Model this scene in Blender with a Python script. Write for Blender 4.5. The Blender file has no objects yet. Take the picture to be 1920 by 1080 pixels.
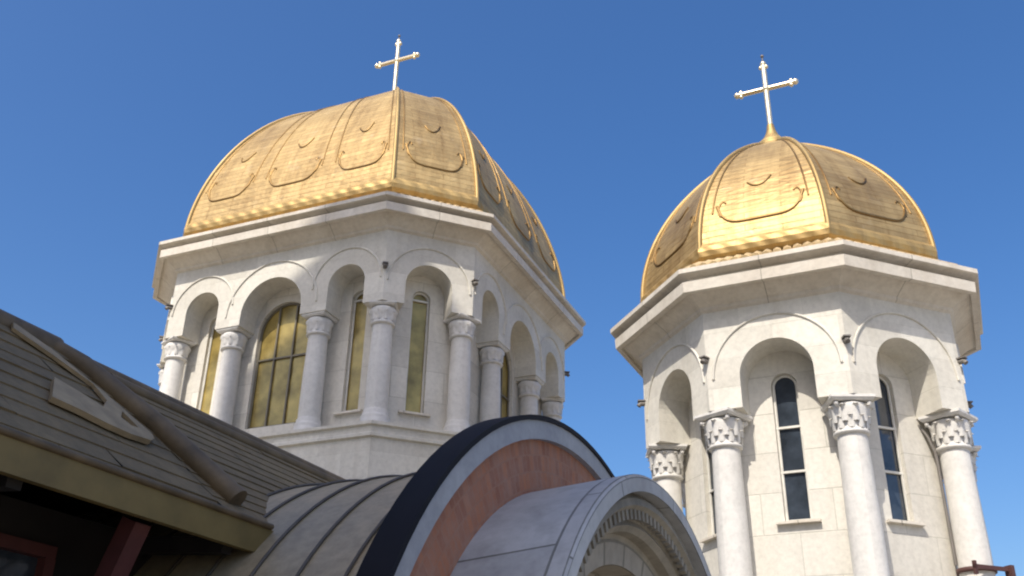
import bpy, math, random
from mathutils import Vector, Matrix

# ------------------------------------------------------------------ camera, sky, sun
SC = bpy.context.scene
COL = SC.collection
PI = math.pi
rad = math.radians
CZ = 2.6                                  # camera height above the paving

cam_d = bpy.data.cameras.new("camera")
cam = bpy.data.objects.new("camera", cam_d)
COL.objects.link(cam)
cam_d.sensor_width = 36.0
cam_d.lens = 34.76
cam_d.clip_end = 3000
cam_d.clip_start = 0.05
_yaw, _pitch, _roll = rad(24.5), 0.46326, 0.02011
_f = Vector((-math.sin(_yaw) * math.cos(_pitch), math.cos(_yaw) * math.cos(_pitch), math.sin(_pitch)))
_r = Vector((math.cos(_yaw), math.sin(_yaw), 0))
_u = _r.cross(_f)
_x = _r * math.cos(_roll) + _u * math.sin(_roll)
_y = -_r * math.sin(_roll) + _u * math.cos(_roll)
cam.matrix_world = Matrix(((_x.x, _y.x, -_f.x, 0), (_x.y, _y.y, -_f.y, 0), (_x.z, _y.z, -_f.z, CZ), (0, 0, 0, 1)))
SC.camera = cam

SUN_EL = rad(50)
SUN_AZ = rad(-92)                         # direction the sun stands in, from +x, counter-clockwise
world = bpy.data.worlds.new("World")
SC.world = world
world.use_nodes = True
wn = world.node_tree
wn.nodes.clear()
wo = wn.nodes.new("ShaderNodeOutputWorld")
wb = wn.nodes.new("ShaderNodeBackground")
ws = wn.nodes.new("ShaderNodeTexSky")
ws.sky_type = 'NISHITA'
ws.sun_disc = False
ws.sun_elevation = SUN_EL
ws.sun_rotation = PI / 2 - SUN_AZ
ws.air_density = 1.0
ws.dust_density = 3.2
ws.ozone_density = 3.0
wb.inputs[1].default_value = 0.15
wh = wn.nodes.new("ShaderNodeHueSaturation")
wh.inputs["Saturation"].default_value = 1.31
wh.inputs["Hue"].default_value = 0.5055
wn.links.new(ws.outputs[0], wh.inputs["Color"])
wn.links.new(wh.outputs[0], wb.inputs[0])
wn.links.new(wb.outputs[0], wo.inputs[0])

sun_d = bpy.data.lights.new("sun", 'SUN')
sun_d.energy = 3.75
sun_d.angle = rad(0.5)
sun_d.color = (1.0, 0.93, 0.82)
sun = bpy.data.objects.new("sun", sun_d)
COL.objects.link(sun)
_sd = Vector((math.cos(SUN_AZ) * math.cos(SUN_EL), math.sin(SUN_AZ) * math.cos(SUN_EL), math.sin(SUN_EL)))
sun.rotation_euler = _sd.to_track_quat('Z', 'Y').to_euler()
sun.location = (0, -20, 60)

SC.view_settings.view_transform = 'Standard'
SC.view_settings.look = 'None'
SC.view_settings.exposure = 0.34
SC.view_settings.gamma = 1.0
SC.cycles.filter_width = 2.1
random.seed(7)

# ------------------------------------------------------------------ materials
def new_mat(name):
    m = bpy.data.materials.new(name)
    m.use_nodes = True
    nt = m.node_tree
    return m, nt, nt.nodes["Principled BSDF"]

def nd(nt, typ, **kw):
    n = nt.nodes.new(typ)
    for k, v in kw.items():
        if k.startswith("i_"):
            n.inputs[k[2:].replace("_", " ")].default_value = v
        else:
            setattr(n, k, v)
    return n

def mixc(nt, fac, a, b, mode='MIX'):
    n = nt.nodes.new("ShaderNodeMix")
    n.data_type = 'RGBA'
    n.blend_type = mode
    for s, v in ((0, fac), (6, a), (7, b)):
        if isinstance(v, (int, float)):
            n.inputs[s].default_value = v
        elif isinstance(v, tuple):
            n.inputs[s].default_value = (*v, 1) if len(v) == 3 else v
        else:
            nt.links.new(v, n.inputs[s])
    return n.outputs[2]

def ramp(nt, fac, stops):
    n = nt.nodes.new("ShaderNodeValToRGB")
    e = n.color_ramp.elements
    while len(e) < len(stops):
        e.new(0.5)
    for q, (p, c) in zip(e, stops):
        q.position = p
        q.color = (*c, 1) if isinstance(c, tuple) else (c, c, c, 1)
    nt.links.new(fac, n.inputs[0])
    return n.outputs[0]

def bump(nt, h, strength, dist, bs, prev=None):
    b = nd(nt, "ShaderNodeBump", i_Strength=strength, i_Distance=dist)
    nt.links.new(h, b.inputs["Height"])
    if prev is not None:
        nt.links.new(prev, b.inputs["Normal"])
    nt.links.new(b.outputs[0], bs.inputs["Normal"])
    return b.outputs[0]

def stone(name, c1, c2, bw=0.0, bh=0.0, mortar=0.012, joint=0.6, rough=0.7, streak=0.25, offset=0.5, stain=(0.42, 0.36, 0.27), bump_s=0.25):
    m, nt, bs = new_mat(name)
    tc = nd(nt, "ShaderNodeTexCoord")
    n1 = nd(nt, "ShaderNodeTexNoise", i_Scale=1.3, i_Detail=6.0, i_Roughness=0.6)
    n2 = nd(nt, "ShaderNodeTexNoise", i_Scale=14.0, i_Detail=5.0, i_Roughness=0.65)
    mp = nd(nt, "ShaderNodeMapping")
    mp.inputs["Scale"].default_value = (5.0, 5.0, 0.55)
    n3 = nd(nt, "ShaderNodeTexNoise", i_Scale=1.0, i_Detail=5.0)
    nt.links.new(tc.outputs["Object"], n1.inputs["Vector"])
    nt.links.new(tc.outputs["Object"], n2.inputs["Vector"])
    nt.links.new(tc.outputs["Object"], mp.inputs[0])
    nt.links.new(mp.outputs[0], n3.inputs["Vector"])
    c = mixc(nt, ramp(nt, n1.outputs[0], [(0.35, 0.0), (0.65, 1.0)]), c1, c2)
    st = ramp(nt, n3.outputs[0], [(0.52, 0.0), (0.78, streak)])
    c = mixc(nt, st, c, stain)
    sp = ramp(nt, n2.outputs[0], [(0.3, 0.86), (0.6, 1.0)])
    c = mixc(nt, 1.0, c, sp, 'MULTIPLY')
    prev = bump(nt, n2.outputs[0], bump_s, 0.012, bs)
    if bw:
        br = nd(nt, "ShaderNodeTexBrick", offset=offset, i_Scale=1.0, i_Brick_Width=bw, i_Row_Height=bh, i_Mortar_Size=mortar, i_Mortar_Smooth=0.3, i_Bias=0.0)
        br.inputs["Color1"].default_value = (1, 1, 1, 1)
        br.inputs["Color2"].default_value = (0.85, 0.845, 0.84, 1)
        br.inputs["Mortar"].default_value = (1 - joint, 1 - joint, 1 - joint * 1.05, 1)
        nt.links.new(tc.outputs["UV"], br.inputs["Vector"])
        c = mixc(nt, 1.0, c, br.outputs["Color"], 'MULTIPLY')
        inv = nd(nt, "ShaderNodeMath", operation='SUBTRACT')
        inv.inputs[0].default_value = 1.0
        nt.links.new(br.outputs["Fac"], inv.inputs[1])
        bump(nt, inv.outputs[0], 0.5, 0.01, bs, prev)
    nt.links.new(c, bs.inputs["Base Color"])
    bs.inputs["Roughness"].default_value = rough
    bs.inputs["Specular IOR Level"].default_value = 0.3
    return m

def gold(name, base, base2, rough=0.36, tiles=True, rope=False, metallic=1.0):
    m, nt, bs = new_mat(name)
    tc = nd(nt, "ShaderNodeTexCoord")
    n1 = nd(nt, "ShaderNodeTexNoise", i_Scale=0.9, i_Detail=5.0, i_Roughness=0.6)
    nt.links.new(tc.outputs["Object"], n1.inputs["Vector"])
    c = mixc(nt, ramp(nt, n1.outputs[0], [(0.38, 0.0), (0.66, 1.0)]), base, base2)
    rgh = ramp(nt, n1.outputs[0], [(0.3, rough + 0.06), (0.7, rough - 0.05)])
    # tarnish: runs down the slope and blotches
    ms = nd(nt, "ShaderNodeMapping")
    ms.inputs["Scale"].default_value = (4.5, 0.45, 1.0)
    n4 = nd(nt, "ShaderNodeTexNoise", i_Scale=1.0, i_Detail=6.0, i_Roughness=0.65)
    nt.links.new(tc.outputs["UV"], ms.inputs[0])
    nt.links.new(ms.outputs[0], n4.inputs["Vector"])
    c = mixc(nt, 1.0, c, ramp(nt, n4.outputs[0], [(0.32, (0.74, 0.70, 0.66)), (0.56, (1, 1, 1))]), 'MULTIPLY')
    n5 = nd(nt, "ShaderNodeTexNoise", i_Scale=2.6, i_Detail=8.0, i_Roughness=0.72)
    nt.links.new(tc.outputs["Object"], n5.inputs["Vector"])
    c = mixc(nt, ramp(nt, n5.outputs[0], [(0.58, 0.0), (0.74, 0.45)]), c, (0.62, 0.52, 0.36))
    if tiles:
        br = nd(nt, "ShaderNodeTexBrick", i_Scale=1.0, i_Brick_Width=1.1, i_Row_Height=0.115, i_Mortar_Size=0.008, i_Mortar_Smooth=0.5, i_Bias=0.0)
        br.inputs["Color1"].default_value = (1, 1, 1, 1)
        br.inputs["Color2"].default_value = (0.78, 0.76, 0.74, 1)
        br.inputs["Mortar"].default_value = (0.62, 0.56, 0.5, 1)
        nt.links.new(tc.outputs["UV"], br.inputs["Vector"])
        c = mixc(nt, 1.0, c, br.outputs["Color"], 'MULTIPLY')
        nz = nd(nt, "ShaderNodeTexNoise", i_Scale=5.0, i_Detail=2.0)
        mp = nd(nt, "ShaderNodeMapping")
        mp.inputs["Scale"].default_value = (1.0, 2.5, 1.0)
        nt.links.new(tc.outputs["UV"], mp.inputs[0])
        nt.links.new(mp.outputs[0], nz.inputs["Vector"])
        prev = bump(nt, nz.outputs[0], 0.35, 0.05, bs)
        # each course tips outwards a little: a saw-tooth along the slope
        sx = nd(nt, "ShaderNodeSeparateXYZ")
        nt.links.new(tc.outputs["UV"], sx.inputs[0])
        dv = nd(nt, "ShaderNodeMath", operation='DIVIDE')
        nt.links.new(sx.outputs[1], dv.inputs[0])
        dv.inputs[1].default_value = 0.115
        fr = nd(nt, "ShaderNodeMath", operation='FRACT')
        nt.links.new(dv.outputs[0], fr.inputs[0])
        bump(nt, fr.outputs[0], 0.35, -0.02, bs, prev)
    if rope:
        wv = nd(nt, "ShaderNodeTexWave", wave_type='BANDS', bands_direction='DIAGONAL', i_Scale=2.2, i_Distortion=0.4)
        nt.links.new(tc.outputs["UV"], wv.inputs["Vector"])
        bump(nt, wv.outputs[1], 0.45, 0.025, bs)
    nt.links.new(c, bs.inputs["Base Color"])
    nt.links.new(rgh, bs.inputs["Roughness"])
    bs.inputs["Metallic"].default_value = metallic
    return m

def plain(name, col, rough=0.5, metallic=0.0, var=0.15, scale=4.0, spec=0.5, bump_s=0.1, stretch=None):
    m, nt, bs = new_mat(name)
    tc = nd(nt, "ShaderNodeTexCoord")
    n1 = nd(nt, "ShaderNodeTexNoise", i_Scale=scale, i_Detail=6.0, i_Roughness=0.6)
    if stretch:
        mp = nd(nt, "ShaderNodeMapping")
        mp.inputs["Scale"].default_value = stretch
        nt.links.new(tc.outputs["Object"], mp.inputs[0])
        nt.links.new(mp.outputs[0], n1.inputs["Vector"])
    else:
        nt.links.new(tc.outputs["Object"], n1.inputs["Vector"])
    lo = tuple(x * (1 - var) for x in col)
    hi = tuple(min(1, x * (1 + var)) for x in col)
    c = mixc(nt, ramp(nt, n1.outputs[0], [(0.3, 0.0), (0.7, 1.0)]), lo, hi)
    nt.links.new(c, bs.inputs["Base Color"])
    bs.inputs["Roughness"].default_value = rough
    bs.inputs["Metallic"].default_value = metallic
    bs.inputs["Specular IOR Level"].default_value = spec
    if bump_s:
        bump(nt, n1.outputs[0], bump_s, 0.01, bs)
    return m

M = {}
M['ashlar'] = stone('cream_ashlar', (0.75, 0.72, 0.645), (0.68, 0.65, 0.58), 0.95, 0.56, 0.008, 0.24, streak=0.2)
M['arcade'] = stone('cream_arcade_stone', (0.75, 0.72, 0.64), (0.68, 0.65, 0.57), 0.9, 0.42, 0.005, 0.12, streak=0.22)
M['column'] = stone('pale_column_stone', (0.73, 0.71, 0.67), (0.64, 0.62, 0.58), streak=0.2, rough=0.55)
M['cornice'] = stone('cornice_stone', (0.74, 0.69, 0.60), (0.63, 0.57, 0.48), 1.25, 9.0, 0.008, 0.45, streak=0.35, offset=0.0)
M['gold'] = gold('gold_dome_sheet', (0.57, 0.42, 0.20), (0.46, 0.325, 0.15), 0.57, metallic=0.72)
M['goldrib'] = gold('gold_trim', (0.50, 0.37, 0.17), (0.42, 0.295, 0.125), 0.6, tiles=False, metallic=0.75)
M['goldrope'] = gold('gold_rope_roll', (0.54, 0.385, 0.165), (0.44, 0.295, 0.12), 0.56, tiles=False, rope=True, metallic=0.7)
M['goldline'] = gold('groove_shade_gold', (0.36, 0.24, 0.10), (0.25, 0.16, 0.07), 0.5, tiles=False)  # darker than the sheet, standing in for shade in the dome's grooves
M['scallop'] = gold('gold_scallop_tiles', (0.70, 0.56, 0.33), (0.62, 0.48, 0.28), 0.55, tiles=False, metallic=0.5)
M['cross'] = gold('bright_gilded_metal', (0.95, 0.84, 0.60), (0.92, 0.78, 0.50), 0.3, tiles=False, metallic=0.75)
M['glassgold'] = plain('gold_tinted_glass', (0.36, 0.27, 0.085), 0.22, 0.35, 0.45, 2.6, bump_s=0.4)
M['glassdark'] = plain('dark_blue_glass', (0.035, 0.045, 0.06), 0.06, 0.0, 0.5, 3.0, spec=1.0, bump_s=0.12)
M['framew'] = plain('white_window_bars', (0.66, 0.64, 0.58), 0.5)
M['framed'] = plain('dark_window_bars', (0.16, 0.14, 0.10), 0.5)
M['spout'] = plain('dark_spout_metal', (0.17, 0.155, 0.14), 0.6, 0.2)
M['black'] = plain('black_sheet_metal', (0.008, 0.008, 0.012), 0.75, 0.0, spec=0.25)
M['bluegrey'] = stone('blue_grey_render', (0.40, 0.41, 0.42), (0.32, 0.33, 0.35), streak=0.3, stain=(0.2, 0.2, 0.2))
M['marble'] = stone('grey_blue_marble', (0.43, 0.44, 0.45), (0.34, 0.35, 0.365), 1.3, 0.62, 0.010, 0.6, streak=0.55, stain=(0.2, 0.2, 0.2), rough=0.5)
M['moulding'] = stone('weathered_moulding_stone', (0.34, 0.31, 0.25), (0.22, 0.20, 0.16), streak=0.6, stain=(0.10, 0.09, 0.07), bump_s=0.6)
M['voussoir'] = stone('voussoir_stone', (0.40, 0.36, 0.29), (0.32, 0.29, 0.24), 0.45, 3.0, 0.02, 0.45, streak=0.4, stain=(0.2, 0.17, 0.12), offset=0.0)

def brickred():
    m, nt, bs = new_mat('red_brick_facing')
    tc = nd(nt, "ShaderNodeTexCoord")
    br = nd(nt, "ShaderNodeTexBrick", i_Scale=1.0, i_Brick_Width=0.07, i_Row_Height=0.12, i_Mortar_Size=0.008, i_Mortar_Smooth=0.3, i_Bias=0.1)
    br.inputs["Color1"].default_value = (0.50, 0.19, 0.085, 1)
    br.inputs["Color2"].default_value = (0.32, 0.115, 0.06, 1)
    br.inputs["Mortar"].default_value = (0.38, 0.17, 0.095, 1)
    nt.links.new(tc.outputs["UV"], br.inputs["Vector"])
    n1 = nd(nt, "ShaderNodeTexNoise", i_Scale=6.0, i_Detail=8.0, i_Roughness=0.7)
    nt.links.new(tc.outputs["Object"], n1.inputs["Vector"])
    c = mixc(nt, ramp(nt, n1.outputs[0], [(0.35, 0.0), (0.7, 0.7)]), br.outputs[0], (0.40, 0.24, 0.17))
    nt.links.new(c, bs.inputs["Base Color"])
    bs.inputs["Roughness"].default_value = 0.85
    bump(nt, n1.outputs[0], 0.6, 0.02, bs)
    return m
M['brick'] = brickred()

def roofmetal(name, c1, c2, rough=0.5, metallic=0.35):
    m, nt, bs = new_mat(name)
    tc = nd(nt, "ShaderNodeTexCoord")
    n1 = nd(nt, "ShaderNodeTexNoise", i_Scale=1.6, i_Detail=7.0, i_Roughness=0.65)
    n2 = nd(nt, "ShaderNodeTexNoise", i_Scale=11.0, i_Detail=5.0, i_Roughness=0.7)
    for n in (n1, n2):
        nt.links.new(tc.outputs["Object"], n.inputs["Vector"])
    c = mixc(nt, ramp(nt, n1.outputs[0], [(0.35, 0.0), (0.68, 1.0)]), c1, c2)
    c = mixc(nt, 1.0, c, ramp(nt, n2.outputs[0], [(0.3, 0.72), (0.62, 1.0)]), 'MULTIPLY')
    nt.links.new(c, bs.inputs["Base Color"])
    bs.inputs["Roughness"].default_value = rough
    bs.inputs["Metallic"].default_value = metallic
    bump(nt, n1.outputs[0], 0.2, 0.03, bs)
    return m
M['lead'] = roofmetal('grey_sheet_roofing', (0.40, 0.335, 0.225), (0.51, 0.405, 0.25), 0.5, 0.1)
M['seam'] = plain('dark_roof_seam', (0.10, 0.085, 0.065), 0.6)
M['shingle'] = roofmetal('grey_brown_roof_boards', (0.185, 0.135, 0.07), (0.28, 0.20, 0.098), 0.8, 0.0)
M['roll'] = plain('brown_ridge_roll', (0.15, 0.105, 0.055), 0.6, 0.0, 0.35, 5.0, bump_s=0.3)
M['ornament'] = plain('tan_carved_wood', (0.37, 0.275, 0.155), 0.7, 0.0, 0.25, 6.0, bump_s=0.3)
M['fascia'] = plain('olive_fascia_board', (0.22, 0.155, 0.05), 0.6, 0.0, 0.25, 2.5, bump_s=0.15)
M['darkwood'] = plain('shade_dark_timber', (0.018, 0.014, 0.012), 0.8, 0.0, 0.4, 3.0)  # near-black: the deep shade under the eave is put into this colour
M['redwood'] = plain('dark_red_timber', (0.11, 0.032, 0.028), 0.6, 0.0, 0.3, 4.0)
M['lamp'] = plain('rust_brown_metal', (0.09, 0.04, 0.035), 0.6, 0.2)
M['paving'] = stone('stone_paving', (0.38, 0.34, 0.28), (0.32, 0.29, 0.24), 0.6, 0.6, 0.01, 0.3)
M['wallbehind'] = stone('church_wall_stone', (0.36, 0.32, 0.26), (0.30, 0.27, 0.22), 0.9, 0.45, 0.01, 0.35)

# ------------------------------------------------------------------ mesh builder
class MB:
    def __init__(s):
        s.v, s.f, s.uv, s.sm = [], [], [], []
    def face(s, pts, uvs=None, smooth=False):
        i = len(s.v)
        s.v += [tuple(p) for p in pts]
        s.f.append(list(range(i, i + len(pts))))
        s.uv.append(uvs or [(p[0], p[2]) for p in pts])
        s.sm.append(smooth)
    def grid(s, rows, uvr=None, smooth=True, flip=False):
        """rows of points, shared vertices"""
        i = len(s.v)
        nr, nc = len(rows), len(rows[0])
        for r in rows:
            s.v += [tuple(p) for p in r]
        for a in range(nr - 1):
            for b in range(nc - 1):
                q = [i + a * nc + b, i + a * nc + b + 1, i + (a + 1) * nc + b + 1, i + (a + 1) * nc + b]
                k = [(a, b), (a, b + 1), (a + 1, b + 1), (a + 1, b)]
                if flip:
                    q.reverse(); k.reverse()
                s.f.append(q)
                s.uv.append([uvr[x][y] if uvr else (y * 0.1, x * 0.1) for x, y in k])
                s.sm.append(smooth)
    def box(s, c, size, M3=None):
        x, y, z = (d / 2 for d in size)
        P = [Vector((a * x, b * y, d * z)) for a in (-1, 1) for b in (-1, 1) for d in (-1, 1)]
        if M3 is not None:
            P = [M3 @ p for p in P]
        P = [p + Vector(c) for p in P]
        for q, ax in (((0, 1, 3, 2), 0), ((4, 6, 7, 5), 0), ((0, 4, 5, 1), 1), ((2, 3, 7, 6), 1), ((0, 2, 6, 4), 2), ((1, 5, 7, 3), 2)):
            pts = [P[k] for k in q]
            if ax == 0: uv = [(p.y, p.z) for p in pts]
            elif ax == 1: uv = [(p.x, p.z) for p in pts]
            else: uv = [(p.x, p.y) for p in pts]
            s.face(pts, uv)
    def bar(s, a, b, w, h, upv=(0, 0, 1)):
        a, b = Vector(a), Vector(b)
        d = (b - a)
        L = d.length
        d.normalize()
        sd = d.cross(Vector(upv)).normalized()
        up = sd.cross(d)
        s.box((a + b) / 2, (L, w, h), Matrix((d, sd, up)).transposed())
    def tube(s, pts, r, n=8, cap=True, closed=False):
        pts = [Vector(p) for p in pts]
        rs = r if isinstance(r, (list, tuple)) else [r] * len(pts)
        rings = []
        ref = None
        acc = 0
        uvr = []
        for i, p in enumerate(pts):
            a = pts[max(i - 1, 0)]
            b = pts[min(i + 1, len(pts) - 1)]
            d = (b - a).normalized()
            if ref is None:
                ref = Vector((0, 0, 1)) if abs(d.z) < 0.9 else Vector((1, 0, 0))
            x = (ref - d * ref.dot(d)).normalized()
            ref = x
            y = d.cross(x)
            rings.append([p + rs[i] * (math.cos(2 * PI * k / n) * x + math.sin(2 * PI * k / n) * y) for k in range(n + 1)])
            if i: acc += (p - pts[i - 1]).length
            uvr.append([(2 * PI * rs[i] * k / n, acc) for k in range(n + 1)])
        s.grid(rings, uvr, True)
        if cap:
            s.face(list(reversed(rings[0][:-1])))
            s.face(rings[-1][:-1])
    def lathe(s, prof, n=20, c=(0, 0, 0), capb=False, capt=True):
        rows, uvr = [], []
        for r, z in prof:
            rows.append([Vector((c[0] + r * math.cos(2 * PI * k / n), c[1] + r * math.sin(2 * PI * k / n), c[2] + z)) for k in range(n + 1)])
            uvr.append([(r * 2 * PI * k / n, z) for k in range(n + 1)])
        s.grid(rows, uvr, True)
        if capt: s.face(rows[-1][:-1])
        if capb: s.face(list(reversed(rows[0][:-1])))
    def sphere(s, c, r, n=10):
        c = Vector(c)
        rows = []
        for i in range(n // 2 + 1):
            a = -PI / 2 + PI * i / (n // 2)
            rows.append([c + Vector((r * math.cos(a) * math.cos(2 * PI * k / n), r * math.cos(a) * math.sin(2 * PI * k / n), r * math.sin(a))) for k in range(n + 1)])
        s.grid(rows)
    def build(s, name, mat, parent=None, loc=None, merge=False):
        me = bpy.data.meshes.new(name)
        me.from_pydata(s.v, [], s.f)
        ul = me.uv_layers.new(name="UVMap")
        k = 0
        for p, uv in zip(me.polygons, s.uv):
            for j in range(p.loop_total):
                ul.data[p.loop_start + j].uv = uv[j]
        for p, q in zip(me.polygons, s.sm):
            p.use_smooth = q
        me.materials.append(mat)
        me.validate()
        o = bpy.data.objects.new(name, me)
        COL.objects.link(o)
        if parent is not None: o.parent = parent
        if loc is not None: o.location = loc
        return o

def bevel(o, w=0.012, seg=2):
    b = o.modifiers.new("bevel", 'BEVEL')
    b.width = w
    b.segments = seg
    b.limit_method = 'ANGLE'
    b.angle_limit = rad(50)
    return o

def empty(name, loc=(0, 0, 0), rz=0.0):
    o = bpy.data.objects.new(name, None)
    COL.objects.link(o)
    o.location = loc
    o.rotation_euler = (0, 0, rz)
    o.empty_display_size = 0.3
    return o

def tag(o, label=None, cat=None, group=None, kind=None):
    if label: o["label"] = label
    if cat: o["category"] = cat
    if group: o["group"] = group
    if kind: o["kind"] = kind
    return o

def copy_part(o, parent, loc=None, rz=None):
    c = o.copy()
    COL.objects.link(c)
    c.parent = parent
    if loc is not None: c.location = loc
    if rz is not None: c.rotation_euler = (0, 0, rz)
    for ch in list(o.children):
        d = ch.copy()
        COL.objects.link(d)
        d.parent = c
    return c

# ------------------------------------------------------------------ setting
g = MB()
g.face([(-600, -600, 0), (600, -600, 0), (600, 600, 0), (-600, 600, 0)], [(-600, -600), (600, -600), (600, 600), (-600, 600)])
tag(g.build('ground', M['paving']), kind='structure')

# ------------------------------------------------------------------ towers
class Face:
    """one vertical side of a tower: local normal angle, apothem, half width (both grow by the offset o)"""
    def __init__(s, ang, ap, hw, bays):
        s.n = Vector((math.cos(ang), math.sin(ang), 0))
        s.t = Vector((-math.sin(ang), math.cos(ang), 0))
        s.ang, s.ap, s.hw, s.bays = ang, ap, hw, bays
    def p(s, u, o, z):
        return s.n * (s.ap + o) + s.t * u + Vector((0, 0, z))

T8 = math.tan(PI / 8)

def panel(mb, F, u0, u1, z0, z1, o, ops, depth, m0=0.0, m1=0.0, uoff=0.0):
    """wall sheet on face F at offset o from u0 to u1, z0 to z1, with arched openings ops=(centre, half width, sill z, spring z), reveals going in by depth"""
    cuts = {u0, u1}
    for c, hw, zb, zs in ops:
        for k in range(25):
            cuts.add(round(c - hw * math.cos(PI * k / 24), 5))
    cu = sorted(x for x in cuts if u0 - 1e-6 <= x <= u1 + 1e-6)
    def top(c, hw, zs, u):
        return zs + math.sqrt(max(0, hw * hw - (u - c) ** 2))
    def q(a, b, za0, zb0, za1, zb1):
        mb.face([F.p(a, o, za0), F.p(b, o, zb0), F.p(b, o, zb1), F.p(a, o, za1)],
                [(a + uoff, za0), (b + uoff, zb0), (b + uoff, zb1), (a + uoff, za1)])
    for a, b in zip(cu[:-1], cu[1:]):
        mid = (a + b) / 2
        op = next((x for x in ops if abs(mid - x[0]) < x[1]), None)
        if op is None:
            q(a, b, z0, z0, z1, z1)
            if z0 > -50:   # underside
                mb.face([F.p(a, o - depth, z0), F.p(b, o - depth, z0), F.p(b, o, z0), F.p(a, o, z0)])
        else:
            c, hw, zb, zs = op
            if zb > z0: q(a, b, z0, z0, zb, zb)
            ta, tb = top(c, hw, zs, a), top(c, hw, zs, b)
            q(a, b, ta, tb, z1, z1)
            mb.face([F.p(a, o - depth, ta), F.p(b, o - depth, tb), F.p(b, o, tb), F.p(a, o, ta)], [(a, 0), (b, 0), (b, depth), (a, depth)], True)
            if zb > z0:
                mb.face([F.p(a, o, zb), F.p(b, o, zb), F.p(b, o - depth, zb), F.p(a, o - depth, zb)])
    for c, hw, zb, zs in ops:
        b0 = max(zb, z0)
        for sg in (-1, 1):
            u = c + sg * hw
            pts = [F.p(u, o, b0), F.p(u, o - depth, b0), F.p(u, o - depth, zs), F.p(u, o, zs)]
            uv = [(0, b0), (depth, b0), (depth, zs), (0, zs)]
            if sg > 0: pts.reverse(); uv.reverse()
            mb.face(pts, uv)

def ring_loop(faces, o):
    """plan corners at offset o: corner k lies between face k-1 and face k"""
    return [F.p(-F.hw - o * T8, o, 0) for F in faces]

def sweep(mb, faces, prof, smooth=False, open_top=False):
    """closed ring moulding with profile of (offset, z)"""
    for F in faces:
        acc = 0
        for (o0, z0), (o1, z1) in zip(prof[:-1], prof[1:]):
            h0, h1 = F.hw + o0 * T8, F.hw + o1 * T8
            d = math.hypot(o1 - o0, z1 - z0)
            mb.face([F.p(-h0, o0, z0), F.p(h0, o0, z0), F.p(h1, o1, z1), F.p(-h1, o1, z1)],
                    [(-h0, acc), (h0, acc), (h1, acc + d), (-h1, acc + d)], smooth)
            acc += d

def column_parts(parent, pos, r, z0, zc, caph, aw, rz, proto=None):
    """column > capital, base; built once and copied"""
    if proto is not None:
        return copy_part(proto, parent, (pos.x, pos.y, z0), rz)
    H = zc - z0 - 0.004
    mb = MB()
    prof = [(r * 1.03, 0.26), (r * 1.04, 0.6), (r * 1.02, H * 0.5), (r * 0.93, H - caph - 0.05)]
    mb.lathe(prof, 22, capt=False)
    col = mb.build('column', M['column'], parent, (pos.x, pos.y, z0))
    col.rotation_euler = (0, 0, rz)
    cb = MB()
    rt = r * 0.93
    zb = H - caph
    # astragal ring, bell, abacus
    cb.lathe([(rt, zb - 0.06), (rt + 0.035, zb - 0.05), (rt + 0.045, zb - 0.025), (rt + 0.03, zb), (rt + 0.01, zb + 0.02), (rt + 0.03, zb + caph * 0.35),
              (rt + 0.075, zb + caph * 0.62), (aw * 0.86, zb + caph * 0.80)], 22, capt=False)
    # two tiers of leaves curling outward
    for tier, (n, h0, h1, out) in enumerate(((10, 0.02, 0.42, 0.05), (10, 0.22, 0.74, 0.075)) if aw > 0.26 else ((10, 0.05, 0.55, 0.035),)):
        for k in range(n):
            a = 2 * PI * (k + 0.5 * tier) / n + PI / 8
            d = Vector((math.cos(a), math.sin(a), 0)); s_ = Vector((-math.sin(a), math.cos(a), 0))
            w = 0.05 if aw > 0.26 else 0.04
            rows = []
            for j in range(6):
                f = j / 5
                zz = zb + caph * (h0 + (h1 - h0) * math.sin(f * PI * 0.62) / math.sin(PI * 0.5) * 0.98)
                rr = rt + 0.018 + out * f ** 2.2 + 0.02 * tier
                ww = w * (0.75 + 0.5 * math.sin(f * PI)) * (1 - 0.45 * f)
                rows.append([d * rr - s_ * ww + Vector((0, 0, zz)), d * (rr + 0.028) + Vector((0, 0, zz)), d * rr + s_ * ww + Vector((0, 0, zz))])
            cb.grid(rows, None, True)
    # corner volutes
    for k in range(4 if aw > 0.26 else 0):
        a = PI / 4 + k * PI / 2
        d = Vector((math.cos(a), math.sin(a), 0))
        cb.sphere(d * (aw * 1.05) + Vector((0, 0, zb + caph * 0.76)), 0.034, 8)
        cb.tube([d * (rt + 0.04) + Vector((0, 0, zb + caph * 0.35)), d * (aw * 0.8) + Vector((0, 0, zb + caph * 0.62)), d * (aw * 1.08) + Vector((0, 0, zb + caph * 0.76))], 0.025, 6)
    cb.build('capital', M['column'], col)
    ab = MB()
    h = caph * 0.16
    pr = [(aw * 0.9, -h), (aw, -h * 0.5), (aw, 0.0)]
    for (w0, za), (w1, zb_) in zip(pr[:-1], pr[1:]):
        c0 = [Vector((sx * w0, sy * w0, H + za)) for sx, sy in ((-1, -1), (1, -1), (1, 1), (-1, 1))]
        c1 = [Vector((sx * w1, sy * w1, H + zb_)) for sx, sy in ((-1, -1), (1, -1), (1, 1), (-1, 1))]
        for k in range(4):
            j = (k + 1) % 4
            ab.face([c0[k], c0[j], c1[j], c1[k]])
    w0 = pr[0][0]
    ab.face([(-w0, -w0, H - h), (-w0, w0, H - h), (w0, w0, H - h), (w0, -w0, H - h)])
    ab.face([(-aw, -aw, H), (aw, -aw, H), (aw, aw, H), (-aw, aw, H)])
    ab.build('abacus', M['column'], col)
    bb = MB()
    bb.lathe([(r + 0.06, 0.0), (r + 0.06, 0.08), (r + 0.05, 0.09), (r + 0.06, 0.13), (r + 0.04, 0.17), (r + 0.025, 0.19), (r + 0.03, 0.23), (r * 1.03, 0.27)], 22, capb=True, capt=False)
    bb.build('base', M['column'], col)
    return col

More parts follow.
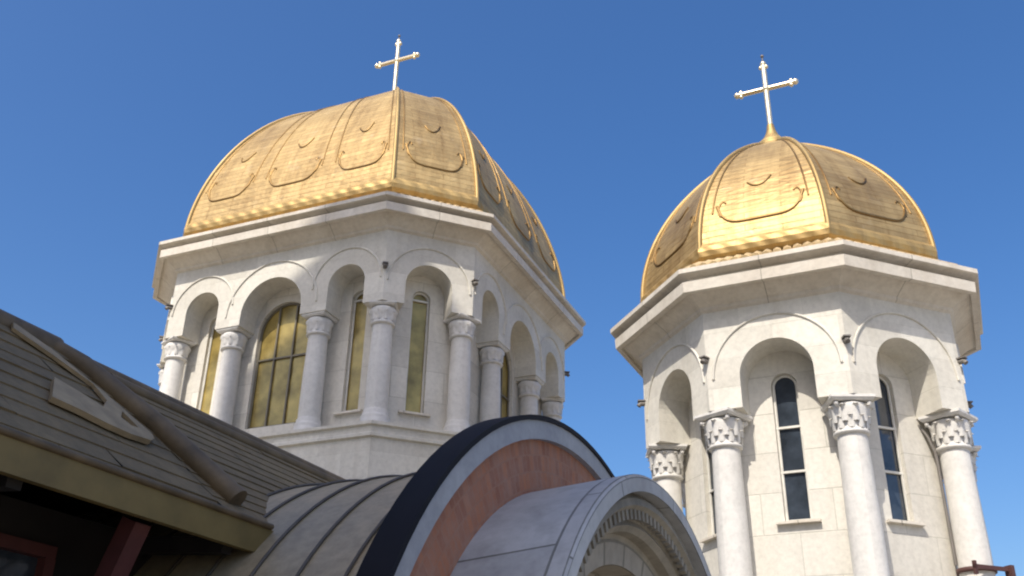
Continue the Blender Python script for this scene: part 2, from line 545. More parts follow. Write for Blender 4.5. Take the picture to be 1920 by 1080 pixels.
def window_parts(parent, F, c, hw, zb, zs, o, glass, frame, bars, mull=(), sill=True):
    """arched window: frame with bars, pane, sill"""
    fw = 0.035
    mb = MB()
    pts = [F.p(c - hw + fw / 2, o + 0.02, zb)] + [F.p(c - (hw - fw / 2) * math.cos(PI * k / 16), o + 0.02, zs + (hw - fw / 2) * math.sin(PI * k / 16)) for k in range(17)] + [F.p(c + hw - fw / 2, o + 0.02, zb)]
    mb.tube(pts, fw * 0.6, 6)
    mb.bar(F.p(c - hw, o + 0.02, zb + fw / 2), F.p(c + hw, o + 0.02, zb + fw / 2), fw, fw * 1.2)
    for z in bars:
        mb.bar(F.p(c - hw, o + 0.022, z), F.p(c + hw, o + 0.022, z), fw, fw * 0.9)
    for u in mull:
        zt = zs + math.sqrt(max(0, hw * hw - u * u)) if abs(u) < hw else zs
        mb.bar(F.p(c + u, o + 0.02, zb), F.p(c + u, o + 0.02, zt), fw, fw * 0.9, F.t)
    w = mb.build('window', frame, parent)
    pb = MB()
    poly = [F.p(c - hw, o, zb), F.p(c + hw, o, zb)] + [F.p(c + hw * math.cos(PI * k / 16), o, zs + hw * math.sin(PI * k / 16)) for k in range(17)]
    uvp = [(p.dot(F.t), p.z) for p in poly]
    pb.face(poly, uvp)
    pb.build('pane', glass, w)
    if sill:
        sb = MB()
        cc = F.p(c, o + 0.10, zb - 0.018)
        sb.box(cc, (hw * 2 + 0.22, 0.16, 0.035), Matrix((F.t, F.n, Vector((0, 0, 1)))).transposed())
        sb.build('sill', M['cornice'], w)
    return w

class Dome:
    def __init__(s, faces, o, z0, H, a, b):
        s.faces, s.o, s.z0, s.H, s.a, s.b = faces, o, z0, H, a, b
    def sc(s, th):
        return max(math.cos(th), 0) ** s.a, s.z0 + s.H * math.sin(th) ** s.b
    def pt(s, F, f, th, lift=0.0):
        """f in -1..1 across the face"""
        k, z = s.sc(th)
        e = 1e-3
        k1, z1 = s.sc(min(th + e, PI / 2 - 1e-5)); k0, z0 = s.sc(max(th - e, 1e-5))
        ap = F.ap + s.o
        dr, dz = (k1 - k0) * ap, z1 - z0
        L = math.hypot(dr, dz) or 1
        nr, nz = dz / L, -dr / L
        return F.n * (ap * k + nr * lift) + F.t * ((F.hw + s.o * T8) * k * f) + Vector((0, 0, z + nz * lift))
    def build(s, parent, name='dome'):
        mb = MB()
        N = 40
        ths = [PI / 2 * (i / N) ** 1.0 for i in range(N + 1)]
        for F in s.faces:
            hw = F.hw + s.o * T8
            nu = 10
            rows, uvr = [], []
            acc = 0
            last = None
            for th in ths:
                c = s.pt(F, 0, th)
                if last is not None: acc += (c - last).length
                last = c
                k, _ = s.sc(th)
                rows.append([s.pt(F, -1 + 2 * j / nu, th) for j in range(nu + 1)])
                uvr.append([(hw * k * (-1 + 2 * j / nu) + F.ang * 3, acc) for j in range(nu + 1)])
            mb.grid(rows, uvr, True)
        return mb.build(name, M['gold'], parent)
    def line(s, mb, F, pts, r=0.022, lift=0.004):
        P = []
        for (f0, t0), (f1, t1) in zip(pts[:-1], pts[1:]):
            n = max(2, int(abs(t1 - t0) * 14) + int(abs(f1 - f0) * 6))
            for i in range(n):
                q = i / n
                P.append(s.pt(F, f0 + (f1 - f0) * q, t0 + (t1 - t0) * q, lift))
        P.append(s.pt(F, pts[-1][0], pts[-1][1], lift))
        mb.tube(P, r, 6)

def cross_parts(parent, z0, zarm, ztop, half, r, name='cross', finial=True):
    mb = MB()
    mb.tube([(0, 0, z0), (0, 0, ztop)], r, 10)
    mb.tube([(-half, 0, zarm), (half, 0, zarm)], r * 0.92, 10)
    def trefoil(c, d, e):
        c, d, e = Vector(c), Vector(d), Vector(e)
        mb.sphere(c + d * r * 0.7, r * 1.2)
        mb.sphere(c - d * r * 0.8 + e * r * 1.0, r * 0.85)
        mb.sphere(c - d * r * 0.8 - e * r * 1.0, r * 0.85)
    trefoil((half, 0, zarm), (1, 0, 0), (0, 0, 1))
    trefoil((-half, 0, zarm), (-1, 0, 0), (0, 0, 1))
    trefoil((0, 0, ztop), (0, 0, 1), (1, 0, 0))
    mb.sphere((0, 0, zarm), r * 1.5)
    o = mb.build(name, M['cross'], parent)
    if finial:
        fb = MB()
        fb.tube([(0, 0, ztop + r * 1.5), (0, 0, ztop + 0.2)], 0.012, 6)
        fb.sphere((0, 0, ztop + 0.22), 0.035, 8)
        fb.build('finial', M['spout'], o)
    return o

def tower(name, loc, rz, faces, Z, inner, cols, windows, dome, cross, scal):
    root = empty(name, loc, rz)
    zsof, zcap, zcol0, ztopw = Z['sof'], Z['cap'], Z['col0'], Z['sof'] + 0.15
    # inner drum
    mb = MB()
    for i, F in enumerate(faces):
        h = F.hw - inner * T8
        ops = [(c, hw, zb, zs) for (fi, c, hw, zb, zs, *_) in windows if fi == i]
        panel(mb, F, -h, h, Z['foot'], ztopw, -inner, ops, 0.14, uoff=i * 3.3)
    mb.build('drum_wall', M['ashlar'], root)
    # plinth under the columns
    if Z.get('plinth'):
        pb = MB()
        zp = Z['col0']
        sweep(pb, faces, [(-0.02, Z['foot']), (-0.02, zp - 0.26), (0.03, zp - 0.24), (0.03, zp - 0.19), (0.0, zp - 0.17), (0.0, zp - 0.07), (0.05, zp - 0.05), (0.05, zp), (-inner - 0.02, zp + 0.002)])
        pb.build('plinth', M['arcade'], root)
    # arcade
    ab = MB()
    hb = MB()
    for i, F in enumerate(faces):
        edges = [-F.hw] + [(a[0] + a[1] + b[0] - b[1]) / 2 for a, b in zip(F.bays[:-1], F.bays[1:])] + [F.hw]
        ops = [(c, r, zcap - 1, Z['arch_top'] - r + dz) for (c, r, dz, hr) in F.bays]
        panel(ab, F, -F.hw, F.hw, zcap, ztopw, 0.0, ops, inner + 0.01, uoff=i * 2.7)
        for (c, r, dz, hr) in F.bays:
            zs = Z['arch_top'] - r + dz
            k0, k1 = -4, 28
            pts = []
            for k in range(25):
                a = PI * k / 24
                u = c + hr * math.cos(a)
                if abs(u) <= F.hw + 0.01 and abs(u - c) < hr + 1:
                    z = zs + hr * math.sin(a)
                    if z < zsof - 0.05: pts.append(F.p(u, 0.006, z))
            if len(pts) > 3: hb.tube(pts, 0.02, 6)
    ao = ab.build('arcade', M['arcade'], root)
    hb.build('hood_mould', M['arcade'], root)
    # columns
    proto = None
    for (F, u, o, rzc) in cols:
        p = F.p(u, o, 0)
        c = column_parts(root, p, Z['col_r'], zcol0, zcap, Z['cap_h'], Z['cap_w'], rzc, proto)
        proto = proto or c
    for (fi, c, hw, zb, zs, gl, fr, bars, mull, sill) in windows:
        window_parts(root, faces[fi], c, hw, zb, zs, -inner - 0.10, gl, fr, bars, mull, sill)
    # spouts at the corners between hood moulds
    for k, F in enumerate(faces):
        a = F.p(-F.hw, 0, 0)
        d = Vector((a.x, a.y, 0)).normalized()
        sb = MB()
        z = Z['spout']
        b = Vector((a.x, a.y, z))
        sb.tube([b - d * 0.05, b + d * 0.06, b + d * 0.09 - Vector((0, 0, 0.04))], [0.038, 0.042, 0.036], 8)
        sb.box(b + d * 0.04 + Vector((0, 0, 0.045)), (0.12, 0.10, 0.02), Matrix.Rotation(math.atan2(d.y, d.x), 3, 'Z'))
        sb.build('spout', M['spout'], root)
    # cornice
    cb = MB()
    sweep(cb, faces, Z['cornice'])
    cb.build('cornice', M['cornice'], root)
    # gilded skirt: row of small scallops
    sk = MB()
    o_in, z_in, o_out, z_out, pitch = scal
    sweep(sk, faces, [(o_out, z_out - 0.03), (o_in, z_in)])
    for F in faces:
        W = 2 * (F.hw + o_out * T8)
        n = max(3, round(W / pitch))
        for j in range(n):
            f = -1 + (2 * j + 1) / n
            a = F.p(f * (F.hw + o_in * T8), o_in, z_in)
            b = F.p(f * (F.hw + o_out * T8), o_out, z_out)
            sk.tube([a, (a + b) / 2 + Vector((0, 0, 0.02)), b], [pitch * 0.44, pitch * 0.47, pitch * 0.49], 8)
    sk.build('scallop_trim', M['scallop'], root)
    # dome
    D = dome
    do = D.build(root)
    rb = MB()
    sweep(rb, faces, [(D.o - 0.14, D.z0 - 0.17), (D.o - 0.03, D.z0 - 0.15), (D.o + 0.03, D.z0 - 0.09), (D.o + 0.05, D.z0 - 0.01), (D.o + 0.04, D.z0 + 0.07), (D.o + 0.01, D.z0 + 0.12), (D.o - 0.02, D.z0 + 0.15)], True)
    rb.build('rope_roll', M['goldrope'], do)
    ribs = MB()
    for F in faces:
        P = [D.pt(F, -1, PI / 2 * i / 30, 0.012) for i in range(0, 30)]
        ribs.tube(P, 0.038, 8)
    ribs.build('ribs', M['goldrib'], do)
    cross_parts(root, *cross)
    return root, do

# ---- left, larger tower on a square plan with cut corners
S, HW = 3.4957, 2.3374
CAP_AP, CAP_HW = (S + HW) / math.sqrt(2), (S - HW) / math.sqrt(2)
lf = []
for k in range(8):
    ang = -PI / 2 + k * PI / 4
    if k % 2 == 0:
        bays = [(-1.57, 0.375, 0.0, 0.70), (0.0, 0.655, 0.03, 0.98), (1.57, 0.375, 0.0, 0.70)]
        lf.append(Face(ang, S, HW, bays))
    else:
        lf.append(Face(ang, CAP_AP, CAP_HW, [(0.0, 0.43, 0.0, 0.76)]))
ZC = CZ
LZ = dict(sof=8.758 + ZC, cap=7.342 + ZC, col0=5.163 + ZC, foot=3.0 + ZC, arch_top=8.165 + ZC, spout=7.97 + ZC, col_r=0.185, cap_h=0.33, cap_w=0.238, plinth=True)
LZ['cornice'] = [(-0.02, 8.70 + ZC), (0.05, 8.74 + ZC), (0.06, 8.78 + ZC), (0.26, 8.93 + ZC), (0.29, 8.94 + ZC), (0.30, 8.90 + ZC), (0.38, 8.905 + ZC), (0.385, 9.06 + ZC), (0.28, 9.075 + ZC), (0.28, 9.125 + ZC), (0.42, 9.15 + ZC), (0.44, 9.16 + ZC), (0.44, 9.225 + ZC), (0.2, 9.30 + ZC), (-0.6, 9.36 + ZC)]
lwin = []
for k in range(8):
    if k % 2 == 0:
        for c in (-1.58, 1.58):
            lwin.append((k, c, 0.165, 5.56 + ZC, 7.70 + ZC, M['glassgold'], M['framew'], [7.70 + ZC], (), True))
        lwin.append((k, 0.0, 0.57, 5.50 + ZC, 7.34 + ZC, M['glassgold'], M['framed'], [6.82 + ZC], (-0.19, 0.19), False))
    else:
        lwin.append((k, 0.0, 0.17, 5.56 + ZC, 7.70 + ZC, M['glassgold'], M['framew'], [7.70 + ZC], (), True))
lcols = []
for k, F in enumerate(lf):
    o = -0.255
    lcols.append((F, -(F.hw + o * T8), o, F.ang - PI / 8))
    if k % 2 == 0:
        for u in (-0.93, 0.93):
            lcols.append((F, u, o, F.ang))
ldome = Dome(lf, -0.013, 9.70 + ZC, 4.2, 0.83, 1.235)
def tn(x, y):
    """site survey axes (camera facing north) to building axes"""
    a = rad(24.5)
    return (x * math.cos(a) - y * math.sin(a), x * math.sin(a) + y * math.cos(a), 0)
left, ldo = tower('church_tower', tn(-2.9506, 19.3696), rad(0.83), lf, LZ, 0.47, lcols, lwin, ldome,
             (13.5 + ZC, 15.89 + ZC, 16.45 + ZC, 0.53, 0.055), (-0.08, 9.45 + ZC, 0.22, 9.30 + ZC, 0.15))
tag(left, "larger cream stone church tower with an oblong gold dome, half in shade behind the roofs", "tower")

# seams and chased ornament on the big dome
def ornament(D, F, a, b, mb, lo=0.17, top=1.35, smile=0.5):
    """a..b: panel across the face in -1..1"""
    w = b - a
    g = lambda f: a + w * f
    D.line(mb, F, [(g(0.10), lo + 0.08), (g(0.10), top)], 0.014)
    D.line(mb, F, [(g(0.90), lo + 0.08), (g(0.90), top)], 0.014)
    P = []
    for q in range(29):
        c = -1 + 2 * q / 28
        P.append((g(0.5 + 0.37 * math.copysign(abs(c) ** 0.9, c)), lo + 0.13 * abs(c) ** 5))
    D.line(mb, F, P, 0.02)
    for sg in (-1, 1):                       # scrolls at both ends of the bottom band
        P = []
        for q in range(13):
            ph = PI * 1.25 * q / 12
            P.append((g(0.5 + sg * (0.315 + 0.035 * math.sin(ph))), lo + 0.10 - 0.05 * math.cos(ph)))
        D.line(mb, F, P, 0.015)
    P = [(g(0.5 + 0.11 * (-1 + 2 * q / 14)), smile + 0.05 * abs(-1 + 2 * q / 14) ** 2 + (0.025 * q / 14)) for q in range(15)]
    D.line(mb, F, P, 0.018)
ob = MB()
for k, F in enumerate(lf):
    if k % 2 == 0:
        for a, b in ((-1, -0.36), (-0.36, 0.36), (0.36, 1)):
            ornament(ldome, F, a, b, ob, 0.20, 1.45, 0.46)
    else:
        ornament(ldome, F, -1, 1, ob, 0.20, 1.45, 0.46)
ob.build('chased_ornament', M['goldline'], ldo)

# ---- right, smaller octagonal tower
AP = 2.4994 * math.cos(PI / 8)
rf = [Face(-PI / 2 + k * PI / 4, AP, AP * T8, [(0.0, 0.5, 0.0, 0.87)]) for k in range(8)]
RZ = dict(sof=6.2 + ZC, cap=4.65 + ZC, col0=1.2 + ZC, foot=0.0, arch_top=5.598 + ZC, spout=5.39 + ZC, col_r=0.21, cap_h=0.44, cap_w=0.29, plinth=True)
def off(R): return R * math.cos(PI / 8) - AP
RZ['cornice'] = [(-0.02, 6.12 + ZC), (0.04, 6.17 + ZC), (0.05, 6.21 + ZC), (off(2.78), 6.36 + ZC), (off(2.83), 6.37 + ZC), (off(2.84), 6.33 + ZC), (off(2.92), 6.335 + ZC), (off(2.93), 6.495 + ZC), (off(2.82), 6.51 + ZC), (off(2.82), 6.57 + ZC), (off(2.98), 6.60 + ZC), (off(3.0), 6.61 + ZC), (off(3.0), 6.68 + ZC), (off(2.7), 6.76 + ZC), (-0.6, 6.84 + ZC)]
rwin = [(k, 0.0, 0.18, 3.16 + ZC, 5.08 + ZC, M['glassdark'], M['framew'], [3.85 + ZC, 4.48 + ZC], (), True) for k in range(8)]
ro = 2.1924 * math.cos(PI / 8) - AP
rcols = [(F, -(F.hw + ro * T8), ro, F.ang - PI / 8) for F in rf]
rdome = Dome(rf, off(2.44), 7.17 + ZC, 3.10, 1.56, 1.01)
right, rdo = tower('church_tower', tn(4.6254, 14.6858), rad(-0.7), rf, RZ, 0.52, rcols, rwin, rdome,
              (10.2 + ZC, 11.56 + ZC, 12.10 + ZC, 0.50, 0.05), (off(2.42), 6.95 + ZC, off(2.76), 6.76 + ZC, 0.15))
tag(right, "smaller sunlit octagonal church tower with a round gold dome and carved capitals", "tower")
ob = MB()
for F in rf:
    ornament(rdome, F, -1, 1, ob, 0.14, 1.15, 0.36)
ob.build('chased_ornament', M['goldline'], rdo)
# gilded ogee caps under the crosses
def cap(root, prof):
    mb = MB()
    mb.lathe(prof, 24)
    mb.build('dome_cap', M['goldrib'], root)
cap(right, [(0.42, 9.95 + ZC), (0.38, 10.10 + ZC), (0.33, 10.18 + ZC), (0.27, 10.24 + ZC), (0.29, 10.27 + ZC), (0.27, 10.31 + ZC), (0.19, 10.39 + ZC), (0.13, 10.48 + ZC), (0.085, 10.60 + ZC), (0.06, 10.74 + ZC)])
cap(left, [(0.6, 13.75 + ZC), (0.45, 13.95 + ZC), (0.3, 14.05 + ZC), (0.22, 14.15 + ZC), (0.24, 14.2 + ZC), (0.15, 14.32 + ZC), (0.07, 14.5 + ZC)])

# ------------------------------------------------------------------ church nave that carries the left tower (hidden behind the roofs)
nave = empty('church_nave', (-13, 16.6, 0))
mb = MB()
mb.box((0, 0, 2.55), (16.0, 10.4, 5.1))
bevel(mb.build('wall', M['ashlar'], nave), 0.03)
mb = MB()
mb.box((0, 0, 5.25), (16.5, 10.9, 0.3))
bevel(mb.build('roof', M['lead'], nave), 0.05)
tag(nave, "low flat roofed stone church body under the larger tower", "church")

# ------------------------------------------------------------------ arched porch with barrel roof
PX, PY, PZ = -2.664, 7.184, -0.72 + ZC     # centre of the front arch; the barrel runs along x
porch = empty('arched_porch', (PX, PY, 0))
def arc(R, x, a0=-0.35, a1=PI + 0.35, n=72, dz=0.0):
    return [Vector((x, R * math.cos(a0 + (a1 - a0) * i / n), PZ + dz + R * math.sin(a0 + (a1 - a0) * i / n))) for i in range(n + 1)]
def arcband(mb, R0, x0, R1, x1, dz0=0.0, dz1=None, n=72, smooth=True):
    dz1 = dz0 if dz1 is None else dz1
    A, B = arc(R0, x0, n=n, dz=dz0), arc(R1, x1, n=n, dz=dz1)
    L = PI + 0.7
    Rm = (R0 + R1) / 2
    d = math.hypot(R1 - R0, x1 - x0)
    mb.grid([A, B], [[(Rm * L * i / n, 0) for i in range(n + 1)], [(Rm * L * i / n, d) for i in range(n + 1)]], smooth)
RB = 2.9
mb = MB()
for xs in range(0, 1):
    arcband(mb, RB, -12.0, RB, -0.1, smooth=True)
mb.build('barrel_roof', M['lead'], porch)
sm = MB()
x = -0.55
while x > -9:
    sm.tube(arc(RB + 0.012, x), 0.011, 6)
    x -= 0.345
# long cross seams
for a in (2.53, 0.62):
    sm.tube([(-11.9, RB * math.cos(a) * 1.003, PZ + RB * math.sin(a) * 1.003), (-0.2, RB * math.cos(a) * 1.003, PZ + RB * math.sin(a) * 1.003)], 0.014, 6)
sm.build('roof_seams', M['seam'], porch)
mb = MB()
arcband(mb, RB - 0.05, -0.2, 3.2, -0.2); arcband(mb, 3.2, -0.2, 3.232, -0.19); arcband(mb, 3.232, -0.19, 3.232, 0.015); arcband(mb, 3.232, 0.015, 3.196, 0.015); arcband(mb, 3.196, 0.015, 3.196, 0.0)
mb.build('rim_cap', M['black'], porch)
mb = MB()
arcband(mb, 3.198, 0.0, 3.06, 0.0); arcband(mb, 3.06, 0.0, 3.06, -0.06); arcband(mb, 3.198, 0.0, 3.198, -0.02)
mb.build('rim_band', M['bluegrey'], porch)
mb = MB()
arcband(mb, 3.07, -0.05, 2.6, -0.05)
mb.build('brick_arch', M['brick'], porch)
DZ = 0.17
mb = MB()
arcband(mb, 2.66, -0.06, 2.58, 0.66, 0.03, DZ); arcband(mb, 2.58, 0.66, 2.56, 0.68, DZ); arcband(mb, 2.56, 0.68, 2.46, 0.68, DZ); arcband(mb, 2.46, 0.68, 2.46, 0.55, DZ)
mb.build('marble_arch', M['marble'], porch)
mb = MB()
prof = [(2.46, 0.57), (2.42, 0.61), (2.37, 0.62), (2.34, 0.58), (2.33, 0.53), (2.28, 0.50), (2.24, 0.52), (2.20, 0.48), (2.19, 0.40), (2.14, 0.38)]
for (r0, x0), (r1, x1) in zip(prof[:-1], prof[1:]):
    arcband(mb, r0, x0, r1, x1, DZ)
# row of small billets along the moulding
for i in range(90):
    a = -0.3 + (PI + 0.6) * i / 89
    c = Vector((0.565, 2.31 * math.cos(a), PZ + DZ + 2.31 * math.sin(a)))
    d = Vector((0, math.cos(a), math.sin(a)))
    mb.box(c, (0.05, 0.05, 0.07), Matrix((Vector((1, 0, 0)), Vector((0, -math.sin(a), math.cos(a))), d)).transposed())
mb.build('arch_moulding', M['moulding'], porch)
mb = MB()
arcband(mb, 2.15, 0.39, 1.98, 0.37, DZ); arcband(mb, 1.98, 0.37, 1.96, 0.14, DZ); arcband(mb, 1.96, 0.14, 1.75, 0.12, DZ); arcband(mb, 1.75, 0.12, 1.73, -1.2, DZ)
mb.build('voussoir_arch', M['voussoir'], porch)
mb = MB()
mb.face([Vector((-1.2, 1.75 * math.cos(PI * i / 40), PZ + DZ + 1.75 * math.sin(PI * i / 40))) for i in range(41)] + [Vector((-1.2, -1.75, 0)), Vector((-1.2, 1.75, 0))])
mb.build('dark_opening', M['darkwood'], porch)  # dark sheet put in for the shade inside the arch opening
mb = MB()
for s_ in (-1, 1):
    mb.box((-5.7, s_ * 2.72, PZ / 2 - 0.5), (12.2, 0.42, PZ - 1.0))
    mb.box((0.3, s_ * 2.1, PZ / 2 - 0.5), (0.7, 0.85, PZ - 1.0))
mb.build('side_wall', M['ashlar'], porch)
tag(porch, "arched porch with red brick arch, black rim and seamed barrel roof below the towers", "porch")

# ------------------------------------------------------------------ timber annex with the board roof at the lower left
annex = empty('timber_annex', (-6.5, 4.0, 0))
AX, AY = -6.5, 4.0
EX, EZ, SL = -4.1, 1.43 + ZC, math.tan(rad(40))
RX = -5.60                                 # ridge
def rp(x, y, lift=0.0):
    """point on the roof plane (world axes), lift along its normal, returned local to the annex"""
    k = math.sqrt(1 + SL * SL)
    return Vector((x - AX + lift * SL / k, y - AY, EZ + SL * (EX - x) + lift / k))
Y0, Y1 = 0.6, 8.3
# board courses, each lapping over the one below
def course_set(mb, ya, yb, w):
    x = EX + 0.03
    while x > RX + 0.02:
        x2 = max(x - w, RX)
        yy = ya
        while yy < yb:
            y2 = min(yy + random.uniform(1.1, 1.9), yb)
            l0 = random.uniform(0.010, 0.017); 
            a, b, c, d = rp(x, yy + 0.004, l0), rp(x, y2 - 0.004, l0), rp(x2 - 0.01, y2 - 0.004, 0.004), rp(x2 - 0.01, yy + 0.004, 0.004)
            mb.face([a, b, c, d], [(yy, x), (y2, x), (y2, x2), (yy, x2)])
            mb.face([rp(x, yy + 0.004, -0.01), rp(x, y2 - 0.004, -0.01), b, a])
            yy = y2
        x = x2
course_set(mb, Y0, 4.86, 0.15)
roof = mb.build('roof', M['shingle'], annex)
mb = MB()
course_set(mb, 4.86, Y1, 0.105)
mb.build('rear_roof_slope', M['shingle'], annex)
# solid deck under the boards
mb = MB()
k = math.sqrt(1 + SL * SL)
q = [rp(EX, Y0, -0.012), rp(EX, Y1, -0.012), rp(RX, Y1, -0.012), rp(RX, Y0, -0.012)]
mb.face(q)
q2 = [rp(EX, Y0, -0.14), rp(RX, Y0, -0.14), rp(RX, Y1, -0.14), rp(EX, Y1, -0.14)]
mb.face(q2)
# back slope
zr = EZ + SL * (EX - RX)
mb.face([Vector((RX - AX, Y0 - AY, zr)), Vector((RX - AX, Y1 - AY, zr)), Vector((RX - AX - 2.2, Y1 - AY, zr - 1.85)), Vector((RX - AX - 2.2, Y0 - AY, zr - 1.85))])
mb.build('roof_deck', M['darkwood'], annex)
mb = MB()
mb.tube([rp(RX, Y0, -0.03), rp(RX, 4.55, -0.03)], 0.10, 14)
mb.tube([rp(RX, 4.50, -0.04), rp(RX, Y1, -0.04)], 0.07, 14)
mb.tube([rp(RX + 0.17, 4.9, 0.01), rp(RX + 0.17, Y1, 0.01)], 0.045, 12)
mb.build('ridge_roll', M['roll'], annex)
mb = MB()
mb.tube([rp(RX + 0.0, 4.50, -0.02), rp(-5.42, 4.63, 0.02), rp(-4.88, 4.90, 0.04), rp(-4.27, 5.08, 0.04)], [0.078, 0.078, 0.08, 0.08], 16)
mb.build('slope_roll', M['roll'], annex)
# fascia
mb = MB()
mb.box((EX + 0.035 - AX, (Y0 + 5.24) / 2 - AY, EZ - 0.09), (0.05, 5.24 - Y0, 0.165))
bevel(mb.build('fascia', M['fascia'], annex), 0.008)
mb = MB()
mb.tube([(EX + 0.06 - AX, Y0 - AY, EZ + 0.012), (EX + 0.06 - AX, 5.2 - AY, EZ + 0.012)], 0.022, 8)
mb.build('eave_bead', M['roll'], annex)
# carved ornament lying on the roof: two arms meeting in a point
def slab(mb, outline, th, holes_bridge=None):
    top = [rp(x, y, th) for x, y in outline]
    bot = [rp(x, y, 0.02) for x, y in outline]
    mb.face(top)
    n = len(outline)
    for i in range(n):
        j = (i + 1) % n
        mb.face([bot[i], bot[j], top[j], top[i]])
mb = MB()
slab(mb, [(-5.561, 4.118), (-5.389, 4.337), (-5.055, 4.541), (-4.724, 4.695), (-4.668, 4.659), (-4.601, 4.559), (-4.731, 4.579), (-4.886, 4.55), (-4.948, 4.47), (-5.116, 4.483), (-5.3, 4.274), (-5.457, 4.052)][::-1], 0.045)
slab(mb, [(-4.929, 4.016), (-4.848, 4.229), (-4.798, 4.313), (-4.948, 4.47), (-4.886, 4.55), (-4.755, 4.43), (-4.7, 4.474), (-4.709, 4.561), (-4.601, 4.559), (-4.577, 4.371), (-4.587, 4.195), (-4.625, 3.992), (-4.641, 3.794)], 0.055)
mb.build('roof_ornament', M['ornament'], annex)
# timber wall, window and brace in the shade of the eave
WX = -4.9
mb = MB()
def wl(x, y, z): return Vector((x - AX, y - AY, z + CZ))
def wbox(mb, x0, x1, y0, y1, z0, z1):
    mb.box(wl((x0 + x1) / 2, (y0 + y1) / 2, (z0 + z1) / 2), (abs(x1 - x0), abs(y1 - y0), abs(z1 - z0)))
wbox(mb, WX - 0.15, WX, Y0, 3.10, -CZ, 1.40)
wbox(mb, WX - 0.15, WX, 4.24, 5.10, -CZ, 1.40)
wbox(mb, WX - 0.15, WX, 3.10, 4.24, 1.165, 1.40)
wbox(mb, WX - 0.15, WX, 3.10, 4.24, -CZ, -0.3)
wbox(mb, -7.75, WX, 5.10, 5.22, -CZ, 1.30)
wbox(mb, -7.75, WX, Y0 - 0.12, Y0, -CZ, 1.30)
wbox(mb, -7.9, -7.75, Y0, 5.22, -CZ, 0.55)
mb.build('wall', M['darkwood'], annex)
mb = MB()
wbox(mb, WX - 0.04, WX + 0.05, 3.06, 4.28, 1.115, 1.185)
wbox(mb, WX - 0.04, WX + 0.05, 3.06, 4.28, -0.36, -0.29)
wbox(mb, WX - 0.04, WX + 0.05, 4.215, 4.285, -0.29, 1.115)
wbox(mb, WX - 0.04, WX + 0.05, 3.055, 3.125, -0.29, 1.115)
wbox(mb, WX - 0.03, WX + 0.03, 3.64, 3.70, -0.29, 1.115)
w = bevel(mb.build('window', M['redwood'], annex), 0.01)
mb = MB()
wbox(mb, WX - 0.03, WX - 0.015, 3.12, 4.22, -0.29, 1.12)
mb.build('pane', M['glassdark'], w)
mb = MB()
mb.bar(wl(-4.20, 4.205, 1.27), wl(-4.9, 4.205, -0.55), 0.115, 0.12, (0, 1, 0))
bevel(mb.build('brace', M['redwood'], annex), 0.012)
for y in (0.9, 1.7, 2.5, 3.3, 4.9):
    mb = MB()
    mb.bar(wl(WX, y, 1.27 + 0.05), wl(EX - 0.02, y, 1.27), 0.09, 0.10)
    mb.build('rafter', M['darkwood'], annex)
tag(annex, "timber annex with grey board roof, brown ridge rolls and olive fascia at lower left", "annex")

# ------------------------------------------------------------------ floodlight bracket clamped on the right tower's column
FL = right.matrix_world.copy()
E = rf[1]
lamp_root = empty('lamp_bracket', (0, 0, 0))
c2 = rf[2].p(-(rf[2].hw + ro * T8), ro, 0)
rzr = rad(-0.7)
def tw(p):
    L = Vector(tn(4.6254, 14.6858))
    return L + Matrix.Rotation(rzr, 3, 'Z') @ Vector(p)
ctr = tw(c2)
lamp_root.location = (ctr.x, ctr.y, 2.55 + CZ)
fd = tw(E.n + Vector((0, 0, 0))) - tw((0, 0, 0)); td = tw(E.t) - tw((0, 0, 0))
mb = MB()
mb.bar(fd * 0.27 - td * 0.30, fd * 0.27 + td * 0.28, 0.04, 0.05)
mb.lathe([(0.225, -0.03), (0.245, -0.03), (0.245, 0.03), (0.225, 0.03)], 24, capt=False)
mb.build('clamp_bar', M['lamp'], lamp_root)
mb = MB()
mb.bar(fd * 0.27 + td * 0.28 + Vector((0, 0, 0.05)), fd * 0.27 + td * 0.28 - Vector((0, 0, 0.22)), 0.11, 0.06, td)
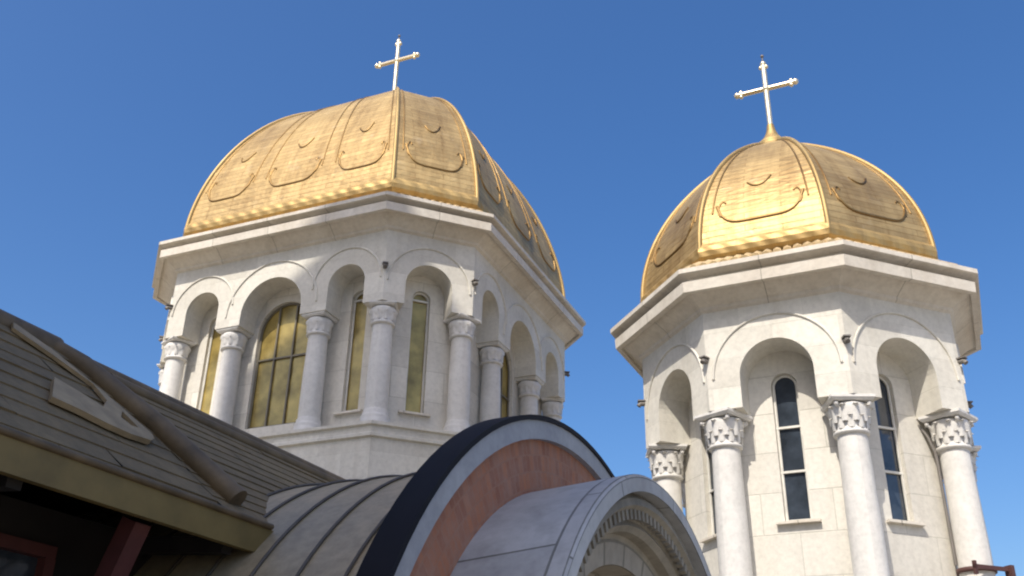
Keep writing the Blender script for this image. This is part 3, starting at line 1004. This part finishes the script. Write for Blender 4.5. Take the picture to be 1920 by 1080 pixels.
bevel(mb.build('lamp_housing', M['lamp'], lamp_root), 0.01)
mb = MB()
mb.bar(fd * 0.27 - td * 0.28 + Vector((0, 0, 0.07)), fd * 0.27 - td * 0.28 - Vector((0, 0, 0.10)), 0.04, 0.04, td)
mb.build('arm', M['lamp'], lamp_root)
vd = Vector((ctr.x, ctr.y, 0)).normalized()
ld = Vector((-vd.y, vd.x, 0))
mb = MB()
p0 = ld * 0.232 - vd * 0.05
mb.tube([p0 + Vector((0, 0, 0.08)), p0 + Vector((0, 0, 1.40)), p0 * 0.98 + ld * 0.01 + Vector((0, 0, 1.60)), p0 + ld * 0.07 + Vector((0, 0, 1.84)), p0 + ld * 0.16 + Vector((0, 0, 2.02))], 0.022, 8)
mb.build('conduit', M['spout'], lamp_root)
tag(lamp_root, "small rusty brown lamp bracket with dark conduit on the octagonal tower's right column", "lamp")

# ------------------------------------------------------------------ unseen church added behind the viewer, shaped to shade porch, annex and left tower
church = empty('unseen_church', (-12, -10, 0))
HB = 14.0 + CZ
mb = MB()
mb.box((5.1, 0, HB / 2), (11.4, 16.0, HB))
for xx in (0, 3.4, 6.8, 10.2):
    mb.box((xx, 8.06, HB / 2), (0.7, 0.16, HB - 0.02))
mb.build('wall', M['wallbehind'], church)
mb = MB()
mb.box((5.1, 0, HB + 0.2), (11.9, 16.6, 0.4))
mb.build('roof', M['lead'], church)
TX, TY = 2.85, 3.0
HE, HA = 27.2 + CZ, 33.24 + CZ  # belfry and spire sized for the shadow edge on the left tower
mb = MB()
mb.box((TX, TY, (HB + HE) / 2), (6.0, 6.0, HE - HB))
mb.build('belfry', M['wallbehind'], church)
mb = MB()
q = [Vector((TX + a * 3.05, TY + b * 3.05, HE + 0.004)) for a, b in ((-1, -1), (1, -1), (1, 1), (-1, 1))]
for k in range(4):
    mb.face([q[k], q[(k + 1) % 4], Vector((TX, TY, HA))])
mb.face(list(reversed(q)))
mb.build('spire', M['lead'], church)
tag(church, "unseen stone church behind the viewer, belfry and spire shaped for the shade they cast", "church")
